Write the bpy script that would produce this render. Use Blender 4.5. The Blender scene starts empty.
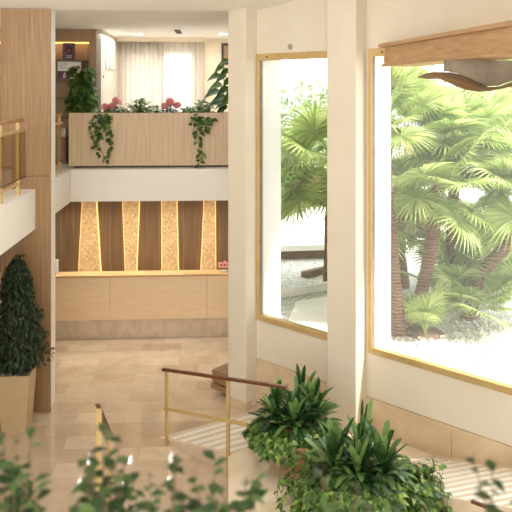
import bpy, math, random
from mathutils import Vector, Matrix
random.seed(7)
C = bpy.context.scene.collection
R = math.sqrt(.5)
PI = math.pi
def lin(c):
    return tuple(((v/255)/12.92 if v/255 <= .04045 else ((v/255+.055)/1.055)**2.4) for v in c) + (1,)

# ------------------------------------------------------------------ camera
cam = bpy.data.cameras.new('camera'); camo = bpy.data.objects.new('camera', cam); C.objects.link(camo)
camo.location = (0, 0, 4.3)
camo.rotation_euler = (PI/2, 0, -math.radians(3.15))
cam.sensor_fit = 'HORIZONTAL'; cam.sensor_width = 36; cam.lens = 690/512*36
cam.shift_x = 0; cam.shift_y = -166/512
cam.clip_start = .05; cam.clip_end = 200
cam.dof.use_dof = True; cam.dof.focus_distance = 8.3; cam.dof.aperture_fstop = 3.0
bpy.context.scene.camera = camo
# ------------------------------------------------------------------ world, sun, exposure
w = bpy.data.worlds.new('world'); bpy.context.scene.world = w; w.use_nodes = True
bg = w.node_tree.nodes['Background']; bg.inputs[0].default_value = (.94, .98, 1.0, 1); bg.inputs[1].default_value = 3.4
sun = bpy.data.lights.new('sun', 'SUN'); suno = bpy.data.objects.new('sun', sun); C.objects.link(suno)
sun.energy = 6; sun.color = (1, .95, .85); sun.angle = math.radians(2)
sd = Vector((R*.75+R*.2, -R*.75+R*.2, .95)).normalized()      # towards the sun
suno.rotation_euler = sd.to_track_quat('Z', 'Y').to_euler()
def area(name, loc, rot, sx, sy, e, col=(1, 1, .98)):
    l = bpy.data.lights.new(name, 'AREA'); l.shape = 'RECTANGLE'; l.size = sx; l.size_y = sy; l.energy = e; l.color = col
    o = bpy.data.objects.new(name, l); C.objects.link(o); o.location = loc; o.rotation_euler = rot; return o
area('atrium_fill_light', (-1.8, 6.2, 5.7), (.45, 0, 0), 2.6, 2.4, 62)  # added soft fill for the atrium, stands for no ceiling fitting
area('mezzanine_fill_light', (-1.0, 13.1, 5.3), (0, 0, 0), 2.2, 1.6, 38)  # added broad fill to brighten the mezzanine, apart from its modelled lights
area('rear_fill_light', (-1.5, -3.6, 3.6), (PI/2, 0, -.05), 7, 5, 390, (.95, .98, 1))  # even fill added before the closed rear wall, no window there
vs = bpy.context.scene.view_settings
vs.view_transform = 'Standard'; vs.look = 'None'; vs.gamma = 1; vs.exposure = 0.4; vs.use_curve_mapping = False

# ------------------------------------------------------------------ materials
def mat(name):
    m = bpy.data.materials.new(name); m.use_nodes = True
    nt = m.node_tree; return m, nt, nt.nodes['Principled BSDF']
def setin(n, **k):
    for a, v in k.items(): n.inputs[a.replace('_', ' ')].default_value = v
def noise_mat(name, c1, c2, scale=(8, 8, 8), detail=4, rough=.5, spec=.5, metal=0, bump=0, lo=.35, hi=.65, dist=0.0, coat=0):
    m, nt, b = mat(name); N = nt.nodes.new; L = nt.links.new
    tc = N('ShaderNodeTexCoord'); mp = N('ShaderNodeMapping'); mp.inputs['Scale'].default_value = scale
    L(tc.outputs['Object'], mp.inputs[0])
    nz = N('ShaderNodeTexNoise'); nz.inputs['Scale'].default_value = 1; nz.inputs['Detail'].default_value = detail; nz.inputs['Distortion'].default_value = dist
    L(mp.outputs[0], nz.inputs['Vector'])
    cr = N('ShaderNodeValToRGB'); cr.color_ramp.elements[0].position = lo; cr.color_ramp.elements[1].position = hi
    cr.color_ramp.elements[0].color = lin(c1); cr.color_ramp.elements[1].color = lin(c2)
    L(nz.outputs['Fac'], cr.inputs[0]); L(cr.outputs[0], b.inputs['Base Color'])
    setin(b, Roughness=rough, Metallic=metal); b.inputs['Specular IOR Level'].default_value = spec
    b.inputs['Coat Weight'].default_value = coat
    if bump:
        bp = N('ShaderNodeBump'); bp.inputs['Strength'].default_value = bump; bp.inputs['Distance'].default_value = .01
        L(nz.outputs['Fac'], bp.inputs['Height']); L(bp.outputs[0], b.inputs['Normal'])
    return m
def leaf_mat(name, c1, c2, c3, rough=.4, trans=.25):
    m, nt, b = mat(name); N = nt.nodes.new; L = nt.links.new
    g = N('ShaderNodeNewGeometry'); cr = N('ShaderNodeValToRGB')
    cr.color_ramp.elements[0].color = lin(c1); cr.color_ramp.elements[1].color = lin(c3)
    e = cr.color_ramp.elements.new(.55); e.color = lin(c2)
    L(g.outputs['Random Per Island'], cr.inputs[0]); L(cr.outputs[0], b.inputs['Base Color'])
    setin(b, Roughness=rough)
    t = N('ShaderNodeBsdfTranslucent'); mx = N('ShaderNodeMixShader'); mx.inputs[0].default_value = trans
    L(cr.outputs[0], t.inputs[0]); L(b.outputs[0], mx.inputs[1]); L(t.outputs[0], mx.inputs[2])
    L(mx.outputs[0], nt.nodes['Material Output'].inputs[0])
    return m
def emit_mat(name, col, s):
    m, nt, b = mat(name); setin(b, Base_Color=lin(col)); b.inputs['Emission Color'].default_value = lin(col); b.inputs['Emission Strength'].default_value = s; return m
def glass_mat(name, tint=(255, 255, 255), haze=.06):
    m, nt, b = mat(name); N = nt.nodes.new; L = nt.links.new
    t = N('ShaderNodeBsdfTransparent'); t.inputs[0].default_value = lin(tint)
    g = N('ShaderNodeBsdfGlossy'); g.inputs['Roughness'].default_value = .02
    d = N('ShaderNodeBsdfTranslucent'); d.inputs[0].default_value = (.95, .95, .92, 1)  # translucent share puts glare haze into the pane
    fr = N('ShaderNodeFresnel'); fr.inputs[0].default_value = 1.25
    m1 = N('ShaderNodeMixShader'); m2 = N('ShaderNodeMixShader'); m2.inputs[0].default_value = haze
    g2 = N('ShaderNodeNewGeometry'); mu = N('ShaderNodeMath'); mu.operation = 'MULTIPLY'; iv = N('ShaderNodeMath'); iv.operation = 'SUBTRACT'; iv.inputs[0].default_value = 1
    L(g2.outputs['Backfacing'], iv.inputs[1]); L(fr.outputs[0], mu.inputs[0]); L(iv.outputs[0], mu.inputs[1]); L(mu.outputs[0], m1.inputs[0]); L(t.outputs[0], m1.inputs[1]); L(g.outputs[0], m1.inputs[2])
    L(m1.outputs[0], m2.inputs[1]); L(d.outputs[0], m2.inputs[2]); L(m2.outputs[0], nt.nodes['Material Output'].inputs[0])
    return m
M = {}
M['paint'] = noise_mat('cream_paint', (230, 219, 200), (233, 223, 205), (3, 3, 3), rough=.6, spec=.25)
M['ceil'] = noise_mat('ceiling_paint', (248, 243, 235), (250, 246, 240), (2, 2, 2), rough=.8, spec=.2)
M['fascia'] = noise_mat('fascia_white', (249, 245, 236), (251, 248, 241), (2, 2, 2), rough=.5)
M['warmwall'] = noise_mat('mezzanine_paint', (238, 222, 194), (242, 227, 201), (2, 2, 2), rough=.7, spec=.2)
M['whitewall'] = noise_mat('white_wall_paint', (204, 194, 180), (212, 202, 188), (2, 2, 2), rough=.7, spec=.2)
M['outwhite'] = noise_mat('outside_white_plaster', (240, 238, 234), (246, 244, 240), (4, 4, 4), rough=.8)
M['wood'] = noise_mat('oak_vertical', (144, 110, 74), (170, 136, 98), (38, 38, 1.3), 5, rough=.45, dist=.6, lo=.3, hi=.7)
M['wood_pl'] = noise_mat('oak_pale_planter', (206, 178, 144), (228, 204, 172), (34, 34, 1.3), 5, rough=.5, dist=.5, lo=.3, hi=.7)
M['counter'] = noise_mat('counter_oak', (238, 208, 168), (247, 221, 185), (3, 20, 26), 4, rough=.4, dist=1.2, lo=.3, hi=.7)
M['countertop'] = noise_mat('countertop_oak', (200, 162, 112), (212, 176, 126), (3, 20, 20), rough=.3)
M['darkwood'] = noise_mat('wall_slat_wood', (100, 78, 54), (130, 102, 72), (46, 8, 1.2), 4, rough=.5, lo=.3, hi=.7)
M['shelfwood'] = noise_mat('shelf_wood', (144, 114, 82), (172, 140, 106), (40, 40, 1.4), 4, rough=.5, lo=.3, hi=.7)
M['beam'] = noise_mat('beam_wood', (186, 146, 104), (208, 170, 128), (24, 3, 24), 4, rough=.45, dist=.7, lo=.3, hi=.7)
M['railwood'] = noise_mat('rail_wood', (82, 44, 24), (120, 70, 40), (12, 12, 12), rough=.3)
M['railwood2'] = noise_mat('rail_wood_light', (150, 100, 62), (176, 124, 80), (12, 12, 12), rough=.35)
M['gold'] = noise_mat('brass', (206, 178, 122), (216, 190, 136), (5, 5, 5), rough=.35, metal=.35)
M['frame'] = noise_mat('window_brass', (204, 172, 116), (212, 182, 128), (5, 5, 5), rough=.4, metal=.25)
M['marble'] = noise_mat('marble_beige', (214, 188, 152), (230, 208, 176), (2.2, 2.2, 2.8), 7, rough=.25, dist=1.5, lo=.3, hi=.7)
M['plinth'] = noise_mat('plinth_stone', (204, 184, 158), (222, 202, 178), (5, 5, 3), 6, rough=.3, dist=1)
M['strip'] = noise_mat('pale_strip_stone', (244, 238, 228), (250, 246, 240), (6, 6, 6), rough=.55)
M['rampstone'] = noise_mat('ramp_stone', (218, 198, 172), (230, 211, 186), (3, 3, 3), 6, rough=.4, dist=1)
M['pot'] = noise_mat('pot_champagne', (200, 176, 136), (208, 186, 148), (3, 3, 3), rough=.4, metal=.15)
M['pebble'] = noise_mat('white_pebbles', (196, 190, 182), (228, 224, 216), (30, 30, 30), rough=.7)
M['terra'] = noise_mat('terracotta_bowl', (188, 136, 100), (214, 166, 128), (7, 7, 7), 6, rough=.6, dist=.8)
M['terra2'] = noise_mat('terracotta_pot', (150, 86, 54), (172, 104, 68), (10, 10, 10), rough=.7)
M['soil'] = noise_mat('soil', (58, 42, 30), (84, 62, 46), (30, 30, 30), rough=.95, bump=.5)
M['bark'] = noise_mat('thin_bark', (96, 74, 52), (128, 102, 74), (20, 20, 6), rough=.9)
M['benchwood'] = noise_mat('bench_wood', (140, 108, 76), (164, 130, 94), (6, 30, 30), rough=.5)
M['white'] = noise_mat('white_plastic', (240, 238, 234), (244, 242, 238), (4, 4, 4), rough=.4)
M['darkgap'] = noise_mat('dark_bronze', (62, 48, 34), (74, 58, 42), (8, 8, 8), rough=.5)
M['black'] = noise_mat('black_frame', (38, 34, 30), (48, 44, 40), (8, 8, 8), rough=.4)
M['purple'] = noise_mat('purple_print', (66, 36, 60), (128, 68, 104), (16, 16, 16), 3, rough=.5, dist=1)
M['purple_dark'] = noise_mat('dark_print', (36, 20, 34), (52, 30, 46), (16, 16, 16), rough=.5)
M['rose'] = noise_mat('red_print', (176, 44, 62), (196, 64, 80), (16, 16, 16), rough=.5)
M['pinkcard'] = noise_mat('pink_card', (232, 170, 148), (240, 182, 160), (9, 9, 9), rough=.6)
M['ink'] = noise_mat('grey_ink', (120, 112, 108), (140, 132, 128), (9, 9, 9), rough=.6)
M['picture'] = noise_mat('pale_picture', (206, 206, 200), (232, 232, 228), (3, 3, 3), rough=.3)
M['pglass'] = glass_mat('window_glass', (255, 255, 255), .032)
M['bglass'] = glass_mat('balustrade_glass', (226, 214, 192), .04)
M['silver'] = noise_mat('grey_veneer', (150, 138, 120), (172, 160, 142), (5, 5, 5), rough=.4)
M['lampshade'] = noise_mat('lamp_veneer', (134, 108, 78), (158, 130, 98), (4, 20, 4), rough=.4)
M['fic'] = leaf_mat('ficus_leaf', (18, 32, 18), (34, 54, 27), (62, 86, 44), .55, .12)
M['strap'] = leaf_mat('strap_leaf', (40, 70, 40), (74, 112, 58), (140, 172, 100), .25, .25)
M['ivy'] = leaf_mat('ivy_leaf', (50, 84, 36), (98, 138, 58), (168, 196, 100), .35, .3)
M['dkivy'] = leaf_mat('dark_vine_leaf', (46, 76, 30), (78, 112, 48), (126, 156, 76), .4, .25)
M['mezz'] = leaf_mat('bushy_leaf', (66, 104, 46), (108, 148, 72), (156, 188, 106), .45, .5)
M['fore'] = leaf_mat('near_leaf', (44, 70, 38), (70, 102, 54), (116, 148, 84), .4, .25)
M['palm'] = leaf_mat('palm_leaf', (122, 146, 70), (166, 184, 104), (206, 214, 148), .4, .4)
M['palmdry'] = leaf_mat('dry_palm_leaf', (172, 140, 100), (198, 170, 130), (214, 192, 156), .7, .3)
M['petal'] = leaf_mat('pink_petal', (226, 146, 152), (240, 174, 178), (250, 206, 206), .6, .45)
M['stem'] = noise_mat('green_stem', (92, 98, 52), (112, 116, 64), (9, 9, 9), rough=.6)
M['redstem'] = noise_mat('reddish_stem', (112, 82, 56), (130, 98, 68), (9, 9, 9), rough=.6)
M['gravel'] = noise_mat('white_gravel', (138, 136, 130), (226, 224, 220), (30, 30, 30), 2, rough=.9, bump=1.0, lo=.3, hi=.6)
M['paving'] = noise_mat('pale_paving', (232, 228, 220), (242, 238, 230), (1.5, 1.5, 1.5), rough=.8)
M['concrete'] = noise_mat('pale_concrete', (214, 208, 198), (228, 224, 214), (3, 3, 3), rough=.8)
M['brown'] = noise_mat('brown_board', (104, 80, 62), (124, 98, 78), (3, 3, 10), rough=.8)
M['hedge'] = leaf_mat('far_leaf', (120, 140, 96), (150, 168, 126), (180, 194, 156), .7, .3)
M['led'] = emit_mat('warm_led', (255, 196, 100), 3.2)
M['ledwall'] = emit_mat('panel_edge_led', (255, 206, 130), .95)
M['lamp'] = emit_mat('lamp_lens', (255, 236, 200), 9)
# glowing onyx for the reception lamps
m, nt, b = mat('lit_onyx'); N = nt.nodes.new; L = nt.links.new
tc = N('ShaderNodeTexCoord'); nz = N('ShaderNodeTexNoise'); nz.inputs['Scale'].default_value = 20; nz.inputs['Detail'].default_value = 8; nz.inputs['Distortion'].default_value = 1
cr = N('ShaderNodeValToRGB'); cr.color_ramp.elements[0].position = .3; cr.color_ramp.elements[1].position = .7
cr.color_ramp.elements[0].color = lin((160, 124, 78)); cr.color_ramp.elements[1].color = lin((216, 184, 132))
L(tc.outputs['Object'], nz.inputs['Vector']); L(nz.outputs['Fac'], cr.inputs[0]); L(cr.outputs[0], b.inputs['Base Color']); L(cr.outputs[0], b.inputs['Emission Color'])
b.inputs['Emission Strength'].default_value = .34; M['onyx'] = m
# sheer curtains
def sheer(name, tr):
    m, nt, b = mat(name); N = nt.nodes.new; L = nt.links.new
    t = N('ShaderNodeBsdfTransparent'); d = N('ShaderNodeBsdfTranslucent'); d.inputs[0].default_value = (.74, .69, .62, 1)
    df = N('ShaderNodeBsdfDiffuse'); df.inputs[0].default_value = (.8, .72, .62, 1)
    a = N('ShaderNodeMixShader'); a.inputs[0].default_value = .4; L(d.outputs[0], a.inputs[1]); L(df.outputs[0], a.inputs[2])
    c = N('ShaderNodeMixShader'); c.inputs[0].default_value = tr; L(a.outputs[0], c.inputs[1]); L(t.outputs[0], c.inputs[2])
    L(c.outputs[0], nt.nodes['Material Output'].inputs[0]); return m
M['sheer'] = sheer('sheer_curtain', .10); M['sheer_thin'] = sheer('thin_sheer_curtain', .34)
# polished marble tiles
m, nt, b = mat('marble_tile_floor'); N = nt.nodes.new; L = nt.links.new
tc = N('ShaderNodeTexCoord'); mp = N('ShaderNodeMapping'); mp.inputs['Rotation'].default_value = (0, 0, 0); L(tc.outputs['Object'], mp.inputs[0])
br = N('ShaderNodeTexBrick'); br.inputs['Scale'].default_value = 1; br.inputs['Brick Width'].default_value = .62; br.inputs['Row Height'].default_value = .31
br.inputs['Mortar Size'].default_value = .002; br.inputs['Mortar Smooth'].default_value = .2; br.inputs['Bias'].default_value = 0
br.inputs['Color1'].default_value = lin((206, 182, 154)); br.inputs['Color2'].default_value = lin((228, 209, 184)); br.inputs['Mortar'].default_value = lin((190, 166, 138))
L(mp.outputs[0], br.inputs['Vector'])
nz = N('ShaderNodeTexNoise'); nz.inputs['Scale'].default_value = 2.2; nz.inputs['Detail'].default_value = 8; nz.inputs['Distortion'].default_value = 1.4; L(tc.outputs['Object'], nz.inputs['Vector'])
cr = N('ShaderNodeValToRGB'); cr.color_ramp.elements[0].position = .3; cr.color_ramp.elements[1].position = .7
cr.color_ramp.elements[0].color = (.80, .78, .76, 1); cr.color_ramp.elements[1].color = (1, 1, 1, 1); L(nz.outputs['Fac'], cr.inputs[0])
mx = N('ShaderNodeMix'); mx.data_type = 'RGBA'; mx.blend_type = 'MULTIPLY'; mx.inputs[0].default_value = .8
L(br.outputs['Color'], mx.inputs[6]); L(cr.outputs[0], mx.inputs[7]); L(mx.outputs[2], b.inputs['Base Color'])
setin(b, Roughness=.06); b.inputs['Specular IOR Level'].default_value = .9; M['floor'] = m
M['landing'] = noise_mat('polished_landing_stone', (238, 218, 188), (246, 232, 208), (2, 2, 2), 6, rough=.08, spec=.8, dist=1)
# palm trunk: ringed fibres
m, nt, b = mat('palm_trunk'); N = nt.nodes.new; L = nt.links.new
tc = N('ShaderNodeTexCoord'); wv = N('ShaderNodeTexWave'); wv.bands_direction = 'Z'; wv.inputs['Scale'].default_value = 7; wv.inputs['Distortion'].default_value = 5; wv.inputs['Detail'].default_value = 4
L(tc.outputs['Object'], wv.inputs['Vector']); cr = N('ShaderNodeValToRGB')
cr.color_ramp.elements[0].color = lin((88, 64, 48)); cr.color_ramp.elements[1].color = lin((146, 112, 86))
L(wv.outputs['Fac'], cr.inputs[0]); L(cr.outputs[0], b.inputs['Base Color']); setin(b, Roughness=.95)
bp = N('ShaderNodeBump'); bp.inputs['Strength'].default_value = .8; bp.inputs['Distance'].default_value = .02; L(wv.outputs['Fac'], bp.inputs['Height']); L(bp.outputs[0], b.inputs['Normal'])
M['trunk'] = m

# ------------------------------------------------------------------ mesh builder
def W(u, n, z=0): return Vector(((n+u)*R, (n-u)*R, z))         # frame of the slanting window wall
class MB:
    def __init__(s, f=None): s.v = []; s.f = []; s.fn = f
    def add(s, vs, fs):
        k = len(s.v)
        s.v += [(s.fn(*p) if s.fn else Vector(p)) for p in vs]
        s.f += [tuple(i+k for i in q) for q in fs]; return s
    def box(s, x0, x1, y0, y1, z0, z1):
        return s.add([(x0, y0, z0), (x1, y0, z0), (x1, y1, z0), (x0, y1, z0), (x0, y0, z1), (x1, y0, z1), (x1, y1, z1), (x0, y1, z1)],
              [(3, 2, 1, 0), (4, 5, 6, 7), (0, 1, 5, 4), (1, 2, 6, 5), (2, 3, 7, 6), (3, 0, 4, 7)])
    def prism(s, poly, z0, z1):
        """poly list of (x,y); z0,z1 numbers or per-vertex lists"""
        n = len(poly); a = z0 if isinstance(z0, list) else [z0]*n; b = z1 if isinstance(z1, list) else [z1]*n
        vs = [(x, y, a[i]) for i, (x, y) in enumerate(poly)] + [(x, y, b[i]) for i, (x, y) in enumerate(poly)]
        fs = [tuple(reversed(range(n))), tuple(range(n, 2*n))] + [(i, (i+1) % n, n+(i+1) % n, n+i) for i in range(n)]
        return s.add(vs, fs)
    def tube(s, pts, rad, n=8, cap=True):
        pts = [Vector(p) for p in pts]; m = len(pts); rad = rad if isinstance(rad, (list, tuple)) else [rad]*m
        vs = []; fs = []
        for i, p in enumerate(pts):
            t = (pts[min(i+1, m-1)]-pts[max(i-1, 0)]).normalized()
            a = t.cross(Vector((0, 0, 1)) if abs(t.z) < .9 else Vector((1, 0, 0))).normalized(); b = a.cross(t)
            for k in range(n):
                q = p + (a*math.cos(2*PI*k/n)+b*math.sin(2*PI*k/n))*rad[i]; vs.append(tuple(q))
        for i in range(m-1):
            for k in range(n): fs.append((i*n+k, i*n+(k+1) % n, (i+1)*n+(k+1) % n, (i+1)*n+k))
        if cap: fs.append(tuple(range(n-1, -1, -1))); fs.append(tuple(range((m-1)*n, m*n)))
        return s.add(vs, fs)
    def lathe(s, prof, c=(0, 0), n=32):
        vs = []; fs = []
        for (r, z) in prof:
            for k in range(n): vs.append((c[0]+r*math.cos(2*PI*k/n), c[1]+r*math.sin(2*PI*k/n), z))
        for i in range(len(prof)-1):
            for k in range(n): fs.append((i*n+k, i*n+(k+1) % n, (i+1)*n+(k+1) % n, (i+1)*n+k))
        fs.append(tuple(range(n-1, -1, -1))); fs.append(tuple(range((len(prof)-1)*n, len(prof)*n)))
        return s.add(vs, fs)
    def leaf(s, p, d, up, L, Wd, prof, droop=.2, fold=.25):
        p = Vector(p); d = Vector(d).normalized(); up = Vector(up)
        sd_ = d.cross(up)
        if sd_.length < 1e-4: sd_ = d.cross(Vector((1, .1, 0)))
        sd_.normalize(); nn = sd_.cross(d).normalized()
        n = len(prof)-1; vs = []; fs = []
        for i, wv_ in enumerate(prof):
            t = i/n; c = p + d*(L*t*(1-.25*droop*t)) + Vector((0, 0, -1))*(droop*L*t*t)
            h = wv_*Wd*.5
            vs += [tuple(c-sd_*h+nn*h*fold), tuple(c), tuple(c+sd_*h+nn*h*fold)]
        for i in range(n):
            a = i*3; fs += [(a, a+1, a+4, a+3), (a+1, a+2, a+5, a+4)]
        return s.add(vs, fs)
    def blob(s, c, r, n=8, m=5, sq=(1, 1, 1)):
        vs = [(c[0], c[1], c[2]-r*sq[2])]; fs = []
        for i in range(1, m):
            a = -PI/2+PI*i/m
            for k in range(n): vs.append((c[0]+r*sq[0]*math.cos(a)*math.cos(2*PI*k/n), c[1]+r*sq[1]*math.cos(a)*math.sin(2*PI*k/n), c[2]+r*sq[2]*math.sin(a)))
        vs.append((c[0], c[1], c[2]+r*sq[2])); top = len(vs)-1
        for k in range(n): fs.append((0, 1+(k+1) % n, 1+k)); fs.append((top, top-n+k, top-n+(k+1) % n))
        for i in range(m-2):
            for k in range(n): fs.append((1+i*n+k, 1+i*n+(k+1) % n, 1+(i+1)*n+(k+1) % n, 1+(i+1)*n+k))
        return s.add(vs, fs)
    def build(s, name, material, parent=None, smooth=False, bevel=0):
        me = bpy.data.meshes.new(name); off = wloc(parent)
        me.from_pydata([tuple(v-off) for v in s.v], [], s.f); me.materials.append(material); me.update()
        if smooth:
            for p in me.polygons: p.use_smooth = True
        o = bpy.data.objects.new(name, me); C.objects.link(o)
        if parent is not None: o.parent = parent
        if bevel:
            bv = o.modifiers.new('bevel', 'BEVEL'); bv.width = bevel; bv.segments = 2; bv.limit_method = 'ANGLE'
        return o
def wloc(o):
    v = Vector((0, 0, 0))
    while o is not None: v = v + o.location; o = o.parent
    return v
def thing(name, label, cat, loc, group=None):
    o = bpy.data.objects.new(name, None); C.objects.link(o); o.location = loc; o.empty_display_size = .1
    return tag(o, label, cat, group)
def tag(o, label, cat, group=None, kind=None):
    o['label'] = label; o['category'] = cat
    if group: o['group'] = group
    if kind: o['kind'] = kind
    return o
def struct(o): o['kind'] = 'structure'; return o
OV = (.05, .62, .98, .8, .4, .02)
HEART = (.3, .95, .9, .62, .3, .02)
STRAP = (.4, .72, .92, 1, 1, .96, .82, .28)
def rdir(zlo=-.3, zhi=.6):
    a = random.uniform(0, 2*PI); z = random.uniform(zlo, zhi); r = math.sqrt(max(0, 1-z*z)); return Vector((r*math.cos(a), r*math.sin(a), z))

# ------------------------------------------------------------------ setting: floor, ceiling, walls
NW = 7.03; NP = 6.81
floor = struct(MB().prism([(-5.5, -4), (6.2, -4), (6.2, 3.7), (.12, 9.83), (.7, 9.83), (.7, 13.5), (-5.5, 13.5)], -.2, 0).build('floor', M['floor']))
cl = MB(); ys = [-4, 2.5, 9.42, 14.75]; zs = [6.62, 6.62, 5.38, 5.38]
for i in range(3):
    cl.prism([(-5.6, ys[i]), (7.4 if ys[i] < 6 else 2.4, ys[i]), (7.4 if ys[i+1] < 6 else 2.4, ys[i+1]), (-5.6, ys[i+1])], [zs[i], zs[i], zs[i+1], zs[i+1]], [zs[i]+.2, zs[i]+.2, zs[i+1]+.2, zs[i+1]+.2])
struct(cl.build('ceiling', M['ceil']))
struct(MB().box(-5.5, 5.6, -4.2, -4, 0, 6.7).build('wall_rear', M['paint']))
struct(MB().box(-5.7, -5.5, -4, 14.7, 0, 6.7).build('wall_left', M['paint']))
# slanting window wall: u along it, n out of the room
U1, U2, U3, U4, U5 = -6.28, -4.95, -4.488, -.9, .9
wr = MB(W)
wr.box(-6.618, U5, NW, NW+.12, .64, 1.17)
wr.box(-6.618, U5, NW, NW+.5, 4.78, 6.75)
wr.box(U2-.05, U3, NW, NW+.12, 1.17, 4.78)
wr.box(U4, U5, NW, NW+.12, 1.17, 4.78)
struct(wr.build('wall_right', M['paint']))
struct(MB(W).box(-6.618, U1, NP, NW+.12, 0, 6.6).build('trim_1', M['paint'], bevel=.01))
struct(MB(W).box(-4.945, -4.526, NP, NW+.02, 0.02, 6.7).build('trim_2', M['paint'], bevel=.01))
bs = MB(W)
bs.box(U1, -4.945, NW-.012, NW+.1, 0, .635)
bs.box(-4.526, -3.43, NW-.012, NW+.1, 0, .635); bs.box(-3.425, U5, NW-.012, NW+.1, 0, .635)
struct(bs.build('baseboard_right', M['marble']))
struct(MB(W).box(-6.622, U1+.004, NP-.014, NP+.1, 0, .10).build('baseboard_left', M['marble']))
# white outer reveals (outside thickness of the wall)
ow = MB(W)
ow.box(-6.6, U1+.01, NW+.12, NW+.5, 0, 6.6); ow.box(U2-.05, U3, NW+.12, NW+.5, 0, 4.78); ow.box(U4, U5, NW+.12, NW+.5, 0, 4.78)
ow.box(U1+.01, U5, NW+.12, NW+.5, 0, 1.05)
struct(ow.build('trim_3', M['outwhite']))
struct(MB().box(.68, .87, 9.95, 14.7, 0, 5.4).build('wall_back', M['outwhite']))
struct(MB().box(5.6, 5.8, -4, 4.4, 0, 6.7).build('wall_far_right', M['paint']))
def window(name, u0, u1):
    fr = MB(W); t = .05; n0, n1 = NW-.02, NW+.07
    fr.box(u0, u0+t, n0, n1, 1.17, 4.79); fr.box(u1-t, u1, n0, n1, 1.17, 4.79)
    fr.box(u0+t, u1-t, n0, n1, 1.17, 1.245); fr.box(u0+t, u1-t, n0, n1, 4.70, 4.79)
    f = struct(fr.build(name, M['frame'], bevel=.004))
    MB(W).box(u0+t, u1-t, NW+.02, NW+.03, 1.245, 4.70).build('pane', M['pglass'], f)
    gk = MB(W); g = .005
    gk.box(u0+t, u0+t+g, NW+.0, NW+.05, 1.245, 4.7)
    gk.build('gasket', M['ink'], f)
    bl = MB(W)
    for uu in (u0+.18, u1-.1): bl.box(uu, uu+.03, NW-.024, NW-.018, 4.735, 4.755)
    bl.build('frame_screw', M['darkgap'], f)
    return f
window('window_1', U1, U2); window('window_2', U3, U4)

# mezzanine
sl = MB(); sl.prism([(-5.5, 2), (-2.43, 2), (-2.43, 11.57), (.68, 11.57), (.68, 14.5), (-5.5, 14.5)], 2.45, 2.98)
struct(sl.build('trim_4', M['fascia']))
wb = MB(); yb = 14.5
wb.box(-5.5, -1.98, yb, yb+.2, 2.98, 5.4); wb.box(-.5, .9, yb, yb+.2, 2.98, 5.4); wb.box(-1.98, -.5, yb, yb+.2, 5.12, 5.4); wb.box(-1.98, -.5, yb, yb+.2, 2.98, 3.2)
struct(wb.build('wall_mezzanine', M['warmwall']))
fw = MB(); fw.box(-1.98, -1.93, yb+.05, yb+.12, 3.2, 5.12); fw.box(-.55, -.5, yb+.05, yb+.12, 3.2, 5.12); fw.box(-1.93, -.55, yb+.05, yb+.12, 5.07, 5.12); fw.box(-1.93, -.55, yb+.05, yb+.12, 3.2, 3.25); fw.box(-1.27, -1.21, yb+.05, yb+.12, 3.25, 5.07)
f3 = struct(fw.build('window_3', M['white'])); MB().box(-1.93, -.55, yb+.08, yb+.09, 3.25, 5.07).build('pane', M['pglass'], f3)
struct(MB().box(-2.16, -2.077, 12.40, 14.5, 2.98, 5.38).build('wall_side', M['whitewall']))
# reception
struct(MB().box(-5.5, .68, 13.4, 13.6, 0, 2.45).build('wall_reception', M['darkwood']))
gr = MB()
x = -4.4
while x < .6: gr.box(x, x+.006, 13.392, 13.4, 0, 2.45); x += .233
struct(gr.build('trim_5', M['shelfwood']))
# wood-clad column with pale flanks
struct(MB().box(-2.86, -2.242, 9.38, 9.66, 0, 5.40).build('trim_6', M['fascia']))
cw = MB(); cw.box(-2.885, -2.234, 9.34, 9.385, 0.005, 3.15); cw.box(-2.885, -2.234, 9.34, 9.385, 3.156, 5.38)
struct(cw.build('trim_7', M['wood']))

# ------------------------------------------------------------------ ramp, landing, steps
A = Vector((-.728, 8.579)); P2 = Vector((.111, 7.70)); cd = Vector((math.sin(math.radians(62)), math.cos(math.radians(62))))
ZL = .243
def towall(p, n=NW-.012):
    t = (n - (p.x+p.y)*R)/((cd.x+cd.y)*R); return p+cd*t
A2 = towall(A); P3 = towall(P2)
ramp = MB().prism([tuple(A), tuple(P2), tuple(P3), tuple(A2)], [-.01]*4, [.004, ZL, ZL, .004]).build('floor_ramp', M['rampstone']); struct(ramp)
st = MB(); k = 0
for i in range(6):
    f0 = (.10+i*.16); f1 = f0+.085
    a = A.lerp(P2, f0); b = A.lerp(P2, f1); a2 = a+cd*1.52; b2 = b+cd*1.52
    a = a+cd*.05; b = b+cd*.05
    z0 = .004+(ZL-.004)*f0; z1 = .004+(ZL-.004)*f1
    st.prism([tuple(a), tuple(b), tuple(b2), tuple(a2)], [z0-.002, z1-.002, z1-.002, z0-.002], [z0+.004, z1+.004, z1+.004, z0+.004])
st.build('pale_strip', M['strip'], ramp)
def wxy(u, n): p = W(u, n); return (p.x, p.y)
UR = -3.66
land = MB().prism([tuple(P2), (.085, 4.6), wxy(-.4, 4.6), wxy(-.4, 5.86), wxy(UR-.6*(NW-.012-5.86), 5.86), wxy(UR, NW-.012), tuple(P3)], -.01, ZL).build('floor_landing', M['landing']); struct(land)
def zramp(u, n): return ZL+.23*(u-UR-.6*(n-NW+.012))
uq = UR-.6*(NW-.012-5.86)
ramp2 = MB().prism([wxy(uq, 5.86), wxy(-.4, 5.86), wxy(-.4, NW-.012), wxy(UR, NW-.012)], [-.01]*4, [ZL+.001, zramp(-.4, 5.86), zramp(-.4, NW-.012), ZL+.001]).build('floor_ramp_upper', M['rampstone']); struct(ramp2)
st = MB()
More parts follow.
